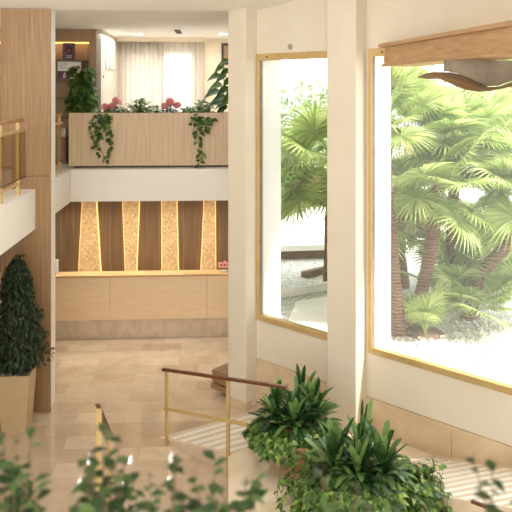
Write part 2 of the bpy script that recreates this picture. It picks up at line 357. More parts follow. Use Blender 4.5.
for i in range(24):
    f0 = .04+i*.15; f1 = f0+.085
    pts = [(uq+f0, 5.88), (uq+f1, 5.88), (uq+f1+.6*1.03, 6.91), (uq+f0+.6*1.03, 6.91)]
    zz = [zramp(*p) for p in pts]
    st.prism([wxy(*p) for p in pts], [z-.002 for z in zz], [z+.004 for z in zz])
st.build('pale_strip', M['strip'], ramp2)
stp = MB()
for i in range(3): stp.box(-3.4, .08, 3.2, 6.62-.26*i, 0 if i == 0 else .17*i, .17*(i+1))
struct(stp.build('floor_steps', M['rampstone']))

# ------------------------------------------------------------------ reception counter
t = thing('reception_counter', 'long pale oak reception desk with stone plinth', 'reception desk', (-1.3, 12.3, 0))
MB().box(-4.2, .66, 12.06, 12.26, 0, .34).build('plinth', M['plinth'], t)
for (a, b) in ((-4.2, -1.859), (-1.855, -.193), (-.189, .66)): MB().box(a, b, 12.0, 12.26, .34, 1.075).build('front_panel', M['counter'], t)
MB().box(-4.2, .66, 11.97, 12.27, 1.078, 1.112).build('countertop', M['countertop'], t, bevel=.003)
# tapered glowing wall lamps
lamps = [((-2.568, -2.34), (-2.66, -2.23), 'tapered glowing wall panel widening downward, nearest the wood column'),
         ((-1.826, -1.501), (-1.76, -1.57), 'glowing wall panel that narrows downward behind the reception desk'),
         ((-1.075, -.80), (-1.072, -.76), 'nearly straight glowing wall panel, third from the wood column'),
         ((-.252, -.059), (-.335, -.045), 'glowing wall panel beside the pink sign')]
for (tx, bx, lab) in lamps:
    t = thing('wall_lamp', lab, 'wall lamp', ((bx[0]+bx[1])/2, 13.34, .62), 'glowing tapered panels behind the desk')
    z0, z1 = .62, 2.43
    MB().add([(bx[0], 13.30, z0), (bx[1], 13.30, z0), (tx[1], 13.30, z1), (tx[0], 13.30, z1), (bx[0], 13.335, z0), (bx[1], 13.335, z0), (tx[1], 13.335, z1), (tx[0], 13.335, z1)],
             [(0, 1, 2, 3), (7, 6, 5, 4), (0, 4, 5, 1), (1, 5, 6, 2), (2, 6, 7, 3), (3, 7, 4, 0)]).build('onyx_panel', M['onyx'], t)
    for sgn, k in ((-1, 0), (1, 1)):
        b0, t0 = bx[k], tx[k]; e = .012*sgn
        MB().add([(b0, 13.31, z0), (b0+e, 13.31, z0), (t0+e, 13.31, z1), (t0, 13.31, z1), (b0, 13.39, z0), (b0+e, 13.39, z0), (t0+e, 13.39, z1), (t0, 13.39, z1)],
                 [(0, 1, 2, 3), (7, 6, 5, 4), (0, 4, 5, 1), (1, 5, 6, 2), (2, 6, 7, 3), (3, 7, 4, 0)]).build('edge_light', M['ledwall'], t)
# pink sign and monitor on the desk
t = thing('desk_sign', 'small pink sign on a thin stand on the reception desk', 'sign', (.12, 12.16, 1.112))
MB().lathe([(.05, 1.112), (.05, 1.12), (.01, 1.125)], (.12, 12.16), 20).build('base', M['white'], t)
MB().tube([(.12, 12.16, 1.12), (.12, 12.16, 1.30)], .004, 8).build('rod', M['gold'], t)
cdx = MB().box(.0, .24, 12.145, 12.153, 1.17, 1.272).build('card', M['pinkcard'], t)
MB().add([(.09, 12.147, 1.272), (.15, 12.147, 1.272), (.12, 12.147, 1.31)], [(0, 1, 2)]).build('card_tab', M['pinkcard'], cdx)
h = MB()
for hx in (.06, .12, .18):
    h.blob((hx-.009, 12.144, 1.23), .013, 10, 6, (1, .2, 1)); h.blob((hx+.009, 12.144, 1.23), .013, 10, 6, (1, .2, 1)); h.add([(hx-.021, 12.141, 1.225), (hx+.021, 12.141, 1.225), (hx, 12.141, 1.20)], [(0, 1, 2)])
h.build('heart_mark', M['rose'], cdx)
t = thing('computer_monitor', 'white backed monitor on the reception desk beside the wood column', 'monitor', (-2.97, 12.16, 1.112))
MB().box(-3.19, -2.762, 12.12, 12.15, 1.125, 1.365).build('screen', M['white'], t, bevel=.006)
MB().box(-3.01, -2.93, 12.15, 12.17, 1.112, 1.3).build('stand', M['white'], t); MB().box(-3.08, -2.86, 12.10, 12.24, 1.112, 1.124).build('foot', M['white'], t)
# soffit downlights
for i, (yy, row) in enumerate(((11.95, 'front'), (12.66, 'rear'))):
    for x in (-3.1, -2.35, -1.6, -.85, -.1):
        t = thing('soffit_downlight', 'small round downlight recessed in the soffit above the reception desk', 'ceiling light', (x, yy, 2.45), 'downlights in the reception soffit')
        MB().lathe([(.045, 2.449), (.045, 2.442), (.034, 2.442)], (x, yy), 16).build('trim_ring', M['white'], t)
        MB().lathe([(.032, 2.441), (.030, 2.436)], (x, yy), 16).build('lens', M['lamp'], t)
        sl_ = bpy.data.lights.new('downlight_spot', 'SPOT'); sl_.energy = 22; sl_.color = (1, .95, .84); sl_.spot_size = math.radians(135); sl_.spot_blend = .6; sl_.shadow_soft_size = .022
        so_ = bpy.data.objects.new('downlight_spot', sl_); C.objects.link(so_); so_.location = (x, yy, 2.43)

# ------------------------------------------------------------------ bench
t = thing('bench', 'low brown wooden bench standing behind the first cream pillar', 'bench', W(-6.8, 7.2))
MB(W).box(-6.99, -6.65, 6.87, 7.7, .17, .34).build('seat', M['benchwood'], t, bevel=.006)
MB(W).box(-7.01, -6.64, 6.86, 7.7, .08, .15).build('shelf', M['benchwood'], t, bevel=.004)
for (a, b) in ((6.97, 7.05), (7.5, 7.58)):
    MB(W).box(-6.86, -6.74, a, b, 0, .17).build('leg', M['benchwood'], t)

# ------------------------------------------------------------------ ramp handrail (right) and stair handrail (left)
def railbar(mb, p, q, w_, h_):
    p = Vector(p); q = Vector(q); d = (q-p).normalized(); s_ = d.cross(Vector((0, 0, 1))).normalized()*w_/2; u_ = Vector((0, 0, h_/2))
    mb.add([tuple(p-s_-u_), tuple(p+s_-u_), tuple(p+s_+u_), tuple(p-s_+u_), tuple(q-s_-u_), tuple(q+s_-u_), tuple(q+s_+u_), tuple(q-s_+u_)],
           [(3, 2, 1, 0), (4, 5, 6, 7), (0, 1, 5, 4), (1, 2, 6, 5), (2, 3, 7, 6), (3, 0, 4, 7)])
NR = 5.50
def zr(u): return .905+(u+6.42)*.175
t = thing('ramp_handrail', 'dark wood handrail on two brass posts along the marble ramp', 'handrail', W(-6.0, NR))
mb = MB(); railbar(mb, W(-6.45, NR, zr(-6.45)), W(-4.5, NR, zr(-4.5)), .05, .035); mb.build('hand_rail', M['railwood'], t, bevel=.012)
mb = MB(); railbar(mb, W(-6.43, NR, zr(-6.43)-.47), W(-5.05, NR, zr(-5.05)-.465), .018, .042); mb.build('lower_bar', M['gold'], t)
for u in (-6.385, -5.345):
    MB(W).box(u-.022, u+.022, NR-.008, NR+.012, -.0 if u < -6 else .0, zr(u)-.015).build('post', M['gold'], t)
t = thing('stair_handrail', 'short brass handrail with a wooden cap at the foot of the stairs', 'handrail', (-1.05, 6.4, 0))
mb = MB(); railbar(mb, (-1.055, 6.17, 1.50), (-1.04, 6.78, .93), .034, .018); mb.build('hand_rail', M['gold'], t)
mb = MB(); railbar(mb, (-1.056, 6.13, 1.535), (-1.037, 6.83, .88), .045, .022); mb.build('rail_cap', M['railwood'], t, bevel=.006)
MB().box(-1.075, -1.032, 6.18, 6.21, .51, 1.48).build('post', M['gold'], t); MB().box(-1.06, -1.02, 6.72, 6.75, 0, .97).build('post', M['gold'], t)
t = thing('upper_ramp_handrail', 'thin dark handrail crossing the bottom right of the striped ramp', 'handrail', W(-1.2, 4.8, .6))
mb = MB(); railbar(mb, W(-2.19, 4.80, 1.30), W(-.5, 4.80, 1.34), .03, .022); mb.build('hand_rail', M['railwood'], t, bevel=.006)
MB(W).box(-.66, -.63, 4.79, 4.81, ZL, 1.33).build('post', M['gold'], t)

# ------------------------------------------------------------------ balcony railings
def railing(y0, y1, posts, lab, capend):
    X = -2.52; t = thing('balcony_railing', lab, 'railing', (X, (y0+y1)/2, 2.98), 'balcony railings')
    MB().box(X-.03, X+.03, y0, y1, 3.895, 3.935).build('hand_rail', M['railwood2'], t, bevel=.01)
    MB().box(X-.015, X+.015, y0, y1+.03, 3.755, 3.79).build('upper_bar', M['gold'], t)
    MB().box(X-.012, X+.012, y0, y1+.0, 3.10, 3.13).build('lower_bar', M['gold'], t)
    for y in posts: MB().box(X-.02, X+.02, y-.025, y+.025, 2.98, 3.895).build('post', M['gold'], t)
    g = MB().box(X+.022, X+.032, y0, y1+.04, 3.18, 3.76).build('glass_panel', M['bglass'], t)
    MB().box(X+.02, X+.034, y0, y1+.042, 3.172, 3.182).build('glass_edge', M['darkgap'], g)
railing(6.2, 9.05, (6.8, 8.15, 8.86), 'brass and glass balcony railing with wooden top rail in front of the wood column', 1)
railing(9.75, 11.25, (10.2, 11.12), 'brass balcony railing behind the wood column beside the long planter box', 1)

# ------------------------------------------------------------------ left pot with ficus
t = thing('potted_ficus', 'dark green weeping fig in a tall tapered champagne pot', 'potted plant', (-2.53, 8.86, 0))
cx, cy = -2.535, 8.875
def frust(mb, h0, h1, z0, z1):
    mb.add([(cx-h0, cy-h0, z0), (cx+h0, cy-h0, z0), (cx+h0, cy+h0, z0), (cx-h0, cy+h0, z0), (cx-h1, cy-h1, z1), (cx+h1, cy-h1, z1), (cx+h1, cy+h1, z1), (cx-h1, cy+h1, z1)],
           [(3, 2, 1, 0), (0, 1, 5, 4), (1, 2, 6, 5), (2, 3, 7, 6), (3, 0, 4, 7)])
mb = MB(); frust(mb, .145, .195, 0, .76)
a = .195; b_ = .175
mb.add([(cx-a, cy-a, .76), (cx+a, cy-a, .76), (cx+a, cy+a, .76), (cx-a, cy+a, .76), (cx-b_, cy-b_, .76), (cx+b_, cy-b_, .76), (cx+b_, cy+b_, .76), (cx-b_, cy+b_, .76), (cx-b_, cy-b_, .70), (cx+b_, cy-b_, .70), (cx+b_, cy+b_, .70), (cx-b_, cy+b_, .70)],
       [(0, 1, 5, 4), (1, 2, 6, 5), (2, 3, 7, 6), (3, 0, 4, 7), (4, 5, 9, 8), (5, 6, 10, 9), (6, 7, 11, 10), (7, 4, 8, 11), (8, 9, 10, 11)])
mb.build('pot', M['pot'], t)
mb = MB()
for i in range(220):
    mb.blob((cx+random.uniform(-.16, .16), cy+random.uniform(-.16, .16), .752+random.uniform(-.01, .03)), random.uniform(.012, .02), 6, 4, (1, 1, .7))
mb.build('pebbles', M['pebble'], t, smooth=True)['kind'] = 'stuff'
mb = MB(); mb.tube([(cx, cy, .7), (cx+.02, cy, 1.1), (cx-.02, cy+.01, 1.6), (cx-.03, cy, 2.1)], [.016, .014, .01, .004], 8)
br_pts = []
for i in range(46):
    z = random.uniform(.86, 2.05); f = (z-.8)/1.35
    r = .36*(1-f)**.8*random.uniform(.55, 1.0)+.03; a = random.uniform(0, 2*PI)
    p0 = Vector((cx, cy, z-.05)); p1 = Vector((cx+r*math.cos(a), cy+r*math.sin(a), z+.05)); mb.tube([p0, (p0+p1)/2+Vector((0, 0, .05)), p1], [.006, .004, .002], 5)
mb.build('trunk', M['bark'], t, smooth=True)
mb = MB()
for i in range(4600):
    z = .83+1.33*random.random()**1.15; f = (z-.80)/1.36
    rr = (.37*(1-f)**.66+.03)*(1+.17*math.sin(z*17+2*math.sin(z*5))) * (.62 if z < .92 else 1)
    a = random.uniform(0, 2*PI); r = rr*math.sqrt(random.uniform(.15, 1))
    x_ = cx+r*math.cos(a); y_ = cy+r*math.sin(a)
    if x_ < cx-.27: continue
    d = Vector((math.cos(a)+random.uniform(-.6, .6), math.sin(a)+random.uniform(-.6, .6), random.uniform(-1.4, .1)))
    mb.leaf((x_, y_, z), d, (random.uniform(-.3, .3), random.uniform(-.3, .3), 1), random.uniform(.05, .08), random.uniform(.024, .034), OV, .25)
for k in range(7):   # loose top shoots and side sprigs
    bx_, by_, bz_ = cx-.05+random.uniform(-.05, .08), cy, 2.10+random.uniform(-.02, .14)
    for j in range(9): mb.leaf((bx_+j*.012, by_, bz_+.0), rdir(-.6, .4), (0, 0, 1), .06, .028, OV, .3)
mb.build('foliage', M['fic'], t, smooth=True)

# ------------------------------------------------------------------ bowls with strap-leaved plants
def bowl_plant(c, lab, clumps, seed, trail, omax=.1, lift=0):
    random.seed(seed)
    x0, y0 = c; t = thing('bowl_planter', lab, 'planter', (x0, y0, ZL), 'planted terracotta bowls on the landing')
    MB(lambda a, b, z: Vector((x0+(a*.80+b*.60), y0+(b*.80-a*.60), z))).box(-.2, .2, -.17, .17, ZL, ZL+.14).build('plinth', M['terra'], t, bevel=.006)
    MB().lathe([(.2, ZL+.14), (.32, ZL+.17), (.40, ZL+.24), (.43, ZL+.31), (.43, ZL+.33), (.40, ZL+.33), (.36, ZL+.26), (.0, ZL+.25)], (x0, y0), 40).build('bowl', M['terra'], t, smooth=True)
    MB().lathe([(.38, ZL+.262), (.2, ZL+.29), (.02, ZL+.30)], (x0, y0), 24).build('soil', M['soil'], t, smooth=True)
    # the rosette plant
    p = thing('strap_leaf_plant', trail[0], 'plant', (x0, y0, ZL+.29), 'strap leaved plants in bowls')
    mb = MB(); z0 = ZL+.28
    for (dx, dy, n, s_) in clumps:
        for i in range(n):
            f = i/n; a = i*2.39996+random.uniform(-.2, .2); el = math.radians(86-72*f**.85+random.uniform(-8, 8))
            d = Vector((math.cos(a)*math.cos(el), math.sin(a)*math.cos(el), math.sin(el)))
            Ln = s_*random.uniform(.8, 1.1)*(.75+.3*(1-f)); 
            b0 = Vector((x0+dx, y0+dy, z0+.10+.2*(1-f)*random.random())) + Vector((d.x, d.y, 0))*.03
            mb.leaf(b0, d, (0, 0, 1), Ln, random.uniform(.048, .072), STRAP, .16+.75*f*random.random(), .22)
    mb.build('leaves', M['strap'], p, smooth=True)
    MB().lathe([(.08, z0-.01), (.11, z0+.11), (.115, z0+.13), (.10, z0+.13), (.09, z0+.08)], (x0+clumps[0][0], y0+clumps[0][1]), 20).build('inner_pot', M['terra2'], p, smooth=True)
    # trailing creeper
    v = thing('trailing_ivy', trail[1], 'creeper', (x0, y0, ZL+.33), 'creepers spilling from the bowls')
    mb = MB(); sm = MB()
    for (a0, a1, n, drop) in trail[2]:
        n = int(n*.8)
        for i in range(n):
            a = math.radians(random.uniform(a0, a1)); dr = random.uniform(.35, 1)*drop; out = random.uniform(.02, omax)
            r0 = random.uniform(.12, .36); pts = []
            ca, sa = math.cos(a), math.sin(a)
            pts.append(Vector((x0+ca*r0, y0+sa*r0, z0+random.uniform(.04, .12))))
            pts.append(Vector((x0+ca*.43, y0+sa*.43, z0+.08+random.uniform(0, .05))))
            pts.append(Vector((x0+ca*(.47+out), y0+sa*(.47+out), z0+.02-dr*.35+lift*random.random())))
            pts.append(Vector((x0+ca*(.46+out)+random.uniform(-.05, .05), y0+sa*(.46+out), max(ZL+.02, z0-dr))))
            sm.tube([Vector((x0, y0, z0+.02))]+pts, .0028, 4)
            for q in range(3):
                m_ = 7 if q == 0 else 6
                for j in range(m_):
                    f = (j+random.random())/m_; pp = pts[q].lerp(pts[q+1], f)
                    if pp.z < ZL+.03: continue
                    mb.leaf(pp, Vector((ca, sa, 0))*.5+rdir(-.9, .3), (ca*.6, sa*.6, 1), random.uniform(.055, .1), random.uniform(.042, .07), HEART, .3)
    mb.build('leaves', M['ivy'], v, smooth=True); sm.build('stems', M['stem'], v)
bowl_plant((.86, 7.54), 'terracotta bowl on a stone plinth near the ramp handrail', [(-.04, -.10, 60, .44), (.2, .04, 58, .48), (-.22, .04, 54, .44), (.08, .2, 36, .52)], 3,
    ('dark green strap leaved plant rising from the bowl nearest the handrail', 'green creeper around the bowl nearest the handrail',
     [(150, 235, 30, .02), (235, 280, 9, .03), (285, 370, 46, .55), (60, 150, 6, .15)]), .07)
bowl_plant((1.36, 6.50), 'terracotta bowl nearly hidden by creepers beside the striped ramp', [(-.04, -.06, 60, .48), (.2, -.02, 56, .46), (-.24, .06, 50, .48), (.05, .2, 40, .56)], 11,
    ('broad strap leaved plant in the bowl beside the striped ramp', 'long creeper spilling over the bowl beside the striped ramp',
     [(150, 250, 50, .45), (250, 330, 50, .42), (320, 380, 70, .42), (20, 60, 20, .4), (60, 150, 8, .3)]), .34, .24)

# ------------------------------------------------------------------ mezzanine planter and plants
t = thing('planter_box', 'long pale oak planter box on the mezzanine edge', 'planter', (-.95, 11.95, 2.98))
MB().box(-2.44, .62, 11.88, 12.2, 2.98, 3.02).build('base', M['darkgap'], t)
for (a, b) in ((-2.515, .63),):
    mb = MB(); mb.box(a, b, 11.80, 11.83, 3.015, 3.912); mb.box(a, b, 12.22, 12.25, 3.015, 3.912); mb.box(a, a+.03, 11.83, 12.22, 3.015, 3.912); mb.box(b-.03, b, 11.83, 12.22, 3.015, 3.912); mb.box(a+.03, b-.03, 11.83, 12.22, 3.015, 3.05)
    mb.build('box', M['wood_pl'], t)
MB().box(-2.48, .6, 11.83, 12.22, 3.80, 3.88).build('soil', M['soil'], t)
def bush(x, y, z, w_, h_, n, name, lab, m='mezz', L=(.06, .1), grp=None, flowers=()):
    t = thing(name, lab, 'plant', (x, y, z), grp)
    mb = MB(); sm = MB()
    for i in range(n):
        p = Vector((x+random.gauss(0, w_*.42), y+random.gauss(0, .06), z+h_*random.random()**1.3*(1)))
        f = max(0, 1-abs(p.x-x)/w_)
        p.z = z+(p.z-z)*(.35+.65*f)
        if abs(p.x-x) > w_: continue
        mb.leaf(p, rdir(-.3, .8), (0, -.4, 1), 1.25*random.uniform(*L), random.uniform(*L)*.68, HEART, .25)
        if i % 9 == 0: sm.tube([(x+(p.x-x)*.4, y, z-.04), p], .004, 4)
    mb.build('foliage', M[m], t, smooth=True); sm.build('stems', M['stem'], t)
    for (fx, fz, r) in flowers:
        fb = MB()
        fb.blob((fx, y-.06, fz), r*.72, 10, 6)
        for i in range(90):
            d = rdir(-.7, 1); p = Vector((fx, y-.06, fz))+d*r*.7
            fb.leaf(p, d+rdir(-.5, .5), d, r*.45, r*.4, HEART, .1)
        fb.build('flower_head', M['petal'], t, smooth=True)
        MB().tube([(x+(fx-x)*.5, y, z), (fx, y-.05, fz-.02)], .005, 5).build('flower_stalk', M['stem'], t)
random.seed(21); Yp = 12.0; S = 11.95/690
def mx_(px): return (px-256)*S*.9985+Yp*.055      # pixel column on the planter row -> world X
def mz_(py): return 4.3-(py-90)*S
def at(px, py): return mx_(px), mz_(py)
Z0 = 3.88
bush(mx_(117), Yp, Z0, .26, .16, 90, 'flowering_plant', 'pink flowering plant beside the climbing plant in the long planter', 'dkivy', flowers=[(mx_(106.5), mz_(107), .075), (mx_(117.5), mz_(101), .08), (mx_(113), mz_(106), .07)], grp='pink flowering plants in the long planter')
bush(mx_(141), Yp, Z0, .26, .32, 170, 'leafy_shrub', 'pale green leafy shrub in front of the curtains between the pink flowers')
bush(mx_(156), Yp, Z0, .12, .14, 40, 'leafy_shrub', 'little low shrub right of the pale leafy shrub in the planter', 'dkivy')
bush(mx_(170), Yp, Z0, .26, .2, 110, 'flowering_plant', 'pink flowering plant with dark leaves at the middle of the window', 'fic', L=(.05, .08), flowers=[(mx_(165), mz_(106), .075), (mx_(170), mz_(101.5), .085), (mx_(177.5), mz_(105), .07)], grp='pink flowering plants in the long planter')
bush(mx_(188), Yp, Z0, .15, .15, 60, 'leafy_shrub', 'low light green plant under the right edge of the window', 'mezz')
bush(mx_(202), Yp, Z0, .2, .26, 120, 'leafy_shrub', 'bushy dark plant at the root of the longest hanging vine', 'dkivy', L=(.07, .1))
# climbing plant on a pole, left
t = thing('climbing_plant', 'tall climbing plant with dark leaves in front of the shelves', 'plant', (mx_(82), 12.02, Z0))
x_ = mx_(82); mb = MB(); MB().tube([(x_, 12.03, Z0-.05), (x_, 12.03, 4.62)], .02, 8).build('moss_pole', M['bark'], t)
for i in range(400):
    z = random.uniform(Z0, 4.68); f = (z-Z0)/.78; r = .24*(1-.45*f)+.03*math.sin(z*14); a = random.uniform(0, 2*PI); q = math.sqrt(random.random())
    mb.leaf((x_+r*q*math.cos(a)+(.02 if z < 4.3 else 0), 12.03+.6*r*q*math.sin(a), z), Vector((math.cos(a), math.sin(a), random.uniform(-.9, .5))), (0, -.6, 1), random.uniform(.10, .17), random.uniform(.075, .12), HEART, .3)
mb.build('foliage', M['dkivy'], t, smooth=True)
# broad-leaved plant, right, partly behind the pillar
t = thing('broad_leaf_plant', 'tall plant with large dark leaves beside the cream pillar', 'plant', (mx_(222), 12.03, Z0))
x_ = mx_(223); mb = MB(); sm = MB(); sm.tube([(x_, 12.03, Z0-.05), (x_+.02, 12.03, 4.4), (x_-.01, 12.0, 4.75)], [.014, .012, .005], 6)
for (px, py, l) in ((217, 68, .16), (214, 78, .2), (219, 77, .17), (215, 87, .2), (212, 93, .22), (222, 90, .2), (218, 99, .2), (214, 104, .2), (223, 72, .18), (226, 82, .2), (225, 98, .2), (220, 108, .18), (228, 90, .2), (222, 104, .2), (222, 63, .15)):
    p = Vector((mx_(px)+.12, 11.98+random.uniform(-.05, .06), mz_(py)+.04)); sm.tube([(x_, 12.03, p.z-.07), p], .004, 4)
    mb.leaf(p, (-.9 if px < 224 else -.3, -.3, random.uniform(-.45, .05)), (0, -.75, 1), l*1.45, l*.95, HEART, .35)
mb.build('leaves', M['dkivy'], t, smooth=True); sm.build('stems', M['stem'], t)
def vine(pts, n, lab, wdt=.05):
    v = thing('hanging_vine', lab, 'vine', pts[0], 'vines hanging over the long planter')
    sm = MB(); sm.tube(pts, .004, 5); mb = MB()
    for q in range(len(pts)-1):
        for j in range(n[q]):
            p = Vector(pts[q]).lerp(Vector(pts[q+1]), (j+random.random())/n[q])+Vector((random.gauss(0, wdt[q]), -.01-.03*random.random(), random.gauss(0, .02)))
            mb.leaf(p, Vector((random.uniform(-1, 1), -.35, random.uniform(-1.1, .2))), (0, -1, .5), random.uniform(.06, .1), random.uniform(.05, .075), HEART, .2)
    mb.build('leaves', M['dkivy'], v, smooth=True); sm.build('stem', M['stem'], v)
Yv = 11.77
def P(px, py, y=Yv): return (mx_(px)*(y/11.96), y, mz_(py))
vine([P(104, 111, 11.9), P(104, 118), P(99, 140), P(107, 160)], (26, 26, 9), 'bushy vine hanging over the left part of the planter', (.08, .08, .03))
vine([P(98, 111, 11.9), P(97, 122), P(94, 146)], (16, 14), 'short vine at the left edge of the hanging greenery, beside the climbing plant', (.05, .04))
vine([P(110, 111, 11.9), P(110, 122), P(112, 145), P(108, 158)], (18, 14, 4), 'thin vine drooping below the left pink flowers', (.06, .03, .015))
vine([P(201, 111, 11.9), P(201, 122), P(198, 140), P(200, 150), P(197, 168)], (30, 14, 7, 8), 'long thin vine hanging almost to the mezzanine floor edge', (.08, .035, .02, .03))
vine([P(207, 111, 11.9), P(208, 122), P(206, 132)], (22, 10), 'short bushy vine hanging over the planter near the cream pillar', (.07, .05))
vine([P(195, 111, 11.9), P(195, 120), P(192, 134)], (16, 5), 'small vine of few leaves left of the longest hanging vine', (.05, .02))

# curtains
def curtain(x0, x1, y, z0, z1, m, lab, amp, per):
    mb = MB(); n = 160; vs = []; fs = []
    for i in range(n+1):
        x = x0+(x1-x0)*i/n
        for j, z in enumerate((z0, (z0+z1)/2, z1)):
            vs.append((x, y+amp*math.sin(x*2*PI/per+j*.25)+.4*amp*math.sin(x*2*PI/per*2.7+1), z))
    for i in range(n):
        for j in range(2): a = i*3+j; fs.append((a, a+3, a+4, a+1))
    o = mb.add(vs, fs).build('curtain', m, None, smooth=True)
    so = o.modifiers.new('thickness', 'SOLIDIFY'); so.thickness = .002
    return tag(o, lab, 'curtain', 'sheer curtains at the mezzanine window')
curtain(-2.05, -1.12, 14.36, 3.0, 5.29, M['sheer'], 'left white sheer curtain drawn over the window beside the framed picture', .03, .16)
curtain(-1.16, -.28, 14.32, 3.0, 5.29, M['sheer_thin'], 'right sheer curtain over the brightest part of the window', .02, .13)
tag(MB().box(-2.07, -.25, 14.27, 14.42, 5.30, 5.38).build('curtain_rail', M['warmwall']), 'cream curtain rail box above the sheer curtains', 'curtain rail')
# frames
t = thing('picture_frame', 'silver framed pale picture on the white wall left of the curtains', 'picture', (-2.07, 13.35, 4.9))
MB().box(-2.076, -2.05, 12.85, 13.85, 4.70, 5.27).build('frame', M['picture'], t); MB().box(-2.05, -2.046, 12.92, 13.15, 4.75, 5.22).build('picture_sheet', M['white'], t)
MB().box(-2.05, -2.046, 13.19, 13.78, 4.75, 5.22).build('picture_sheet', M['whitewall'], t); MB().box(-2.05, -2.042, 13.155, 13.18, 4.70, 5.27).build('mullion', M['darkgap'], t)
t = thing('dark_picture', 'narrow black framed picture on the wall beside the cream pillar', 'picture', (.2, 14.48, 5.05))
MB().box(.07, .5, 14.46, 14.497, 4.83, 5.28).build('frame', M['black'], t); MB().box(.12, .45, 14.455, 14.461, 4.88, 5.23).build('picture_sheet', M['shelfwood'], t)
tag(MB().box(-2.078, -2.064, 12.62, 12.66, 4.52, 4.56).build('light_switch', M['darkgap']), 'tiny dark switch on the white wall beside the shelves', 'switch')
# shelf unit
t = thing('shelf_unit', 'brown wooden shelf niche with hidden warm lighting', 'shelves', (-3.0, 12.6, 2.98))
YS = 12.40; k = YS/12.9
def sx(px): return (px-256)/690*12.46*.9985+YS*.055
def sz(py): return 4.3-(py-90)/690*12.5
xr, xl = sx(91), -4.2
mb = MB(); mb.box(xr, -2.165, YS, YS+.36, 2.98, 5.38); mb.box(xl, xr, YS, YS+.36, sz(42), 5.38); mb.box(xl, xr, YS+.3, YS+.36, 2.98, sz(42)); mb.build('cabinet', M['shelfwood'], t)
for py in (60.5, 79.5, 98, 117): MB().box(xl, xr, YS+.04, YS+.3, sz(py)-.015, sz(py)+.005).build('shelf', M['darkwood'], t)
MB().box(xl, xr-.02, YS+.26, YS+.285, sz(43.3), sz(42.4)).build('led_strip', M['led'], t)
area('shelf_led_light', (-2.75, YS+.2, sz(43.5)), (0, 0, 0), .8, .05, .7, (1, .72, .38))
t = thing('purple_poster', 'dark purple poster standing on the upper shelf', 'poster', (sx(70.5), YS+.1, sz(60)))
x0, x1, z0, z1 = sx(64.5), sx(76.5), sz(60), sz(43.5)
MB().box(x0, x1, YS+.10, YS+.11, z0, z1).build('sheet', M['purple'], t); xm = (x0+x1)/2; zm = (z0+z1)/2
MB().blob((xm, YS+.10, zm+.03), .065, 20, 10, (1, .05, 1)).build('dark_motif', M['purple_dark'], t)
MB().blob((xm, YS+.096, zm+.015), .032, 16, 8, (1.1, .05, .55)).build('red_motif', M['rose'], t)
mb = MB()
for i, (a, b) in enumerate(((-.06, .05), (-.04, .06))): mb.box(xm+a, xm+b, YS+.096, YS+.1, z0+.03+.03*i, z0+.042+.03*i)
mb.build('caption_lines', M['picture'], t)
t = thing('notice_board', 'white notice with a small purple picture on the middle shelf', 'notice', (sx(71), YS+.1, sz(79)))
x0, x1, z0, z1 = sx(59.7), sx(82.5), sz(79), sz(62)
MB().box(x0, x1, YS+.10, YS+.11, z0, z1).build('sheet', M['white'], t)
pc = MB().box(x0, sx(71), YS+.094, YS+.1, z0, sz(71.3)).build('picture', M['purple'], t)
mb = MB(); mb.lathe([(.028, sz(78.5)), (.028, sz(75)), (.012, sz(74)), (.012, sz(72.8))], (sx(66.5), YS+.09), 14); mb.build('bottle_picture', M['picture'], pc)
mb = MB()
for i in range(3): mb.box(x0+.02, x0+.17-.03*(i % 2), YS+.096, YS+.1, sz(64.5+2*i), sz(64.1+2*i))
mb.build('text_lines', M['ink'], t)
tag(MB().box(sx(59), sx(67), YS+.1, YS+.18, sz(136), sz(128)).build('white_box', M['white']), 'white box behind the brass railing beside the planter end', 'box')
bpy.data.objects['white_box'].location.z = 0
tag(MB().box(sx(56), sx(68.5), YS+.02, YS+.28, 2.98, sz(136)).build('low_cabinet', M['darkwood']), 'low dark cabinet behind the brass railing holding a white box', 'cabinet')
# ceiling fittings
t = thing('air_vent', 'slim white slotted air vent in the mezzanine ceiling', 'vent', (-.73, 12.75, 5.38))
MB().box(-.80, -.66, 12.25, 13.2, 5.372, 5.379).build('frame', M['white'], t)
for i in range(9): MB().box(-.785, -.675, 12.3+i*.1, 12.345+i*.1, 5.366, 5.373).build('slat', M['darkgap'], t)
for (x_, y_, lab) in ((-1.52, 13.3, 'small square ceiling light left of the air vent'), (.1, 13.2, 'small square ceiling light near the cream pillar')):
    t = thing('ceiling_light', lab, 'ceiling light', (x_, y_, 5.38), 'square lights in the mezzanine ceiling')
    MB().box(x_-.11, x_+.11, y_-.11, y_+.11, 5.368, 5.379).build('frame', M['white'], t); MB().box(x_-.08, x_+.08, y_-.08, y_+.08, 5.362, 5.369).build('diffuser', M['lamp'], t)
# wall sensor above window 1
t = thing('wall_sensor', 'small round grey sensor on the wall above the narrow window', 'sensor', W(-5.72, NW-.01, 4.84))
mb = MB(lambda a, b, z: W(-5.69+a, NW-.005-z, 4.865+b)); mb.lathe([(.035, 0), (.035, .012), (.02, .025)], (0, 0), 20); mb.build('housing', M['silver'], t)

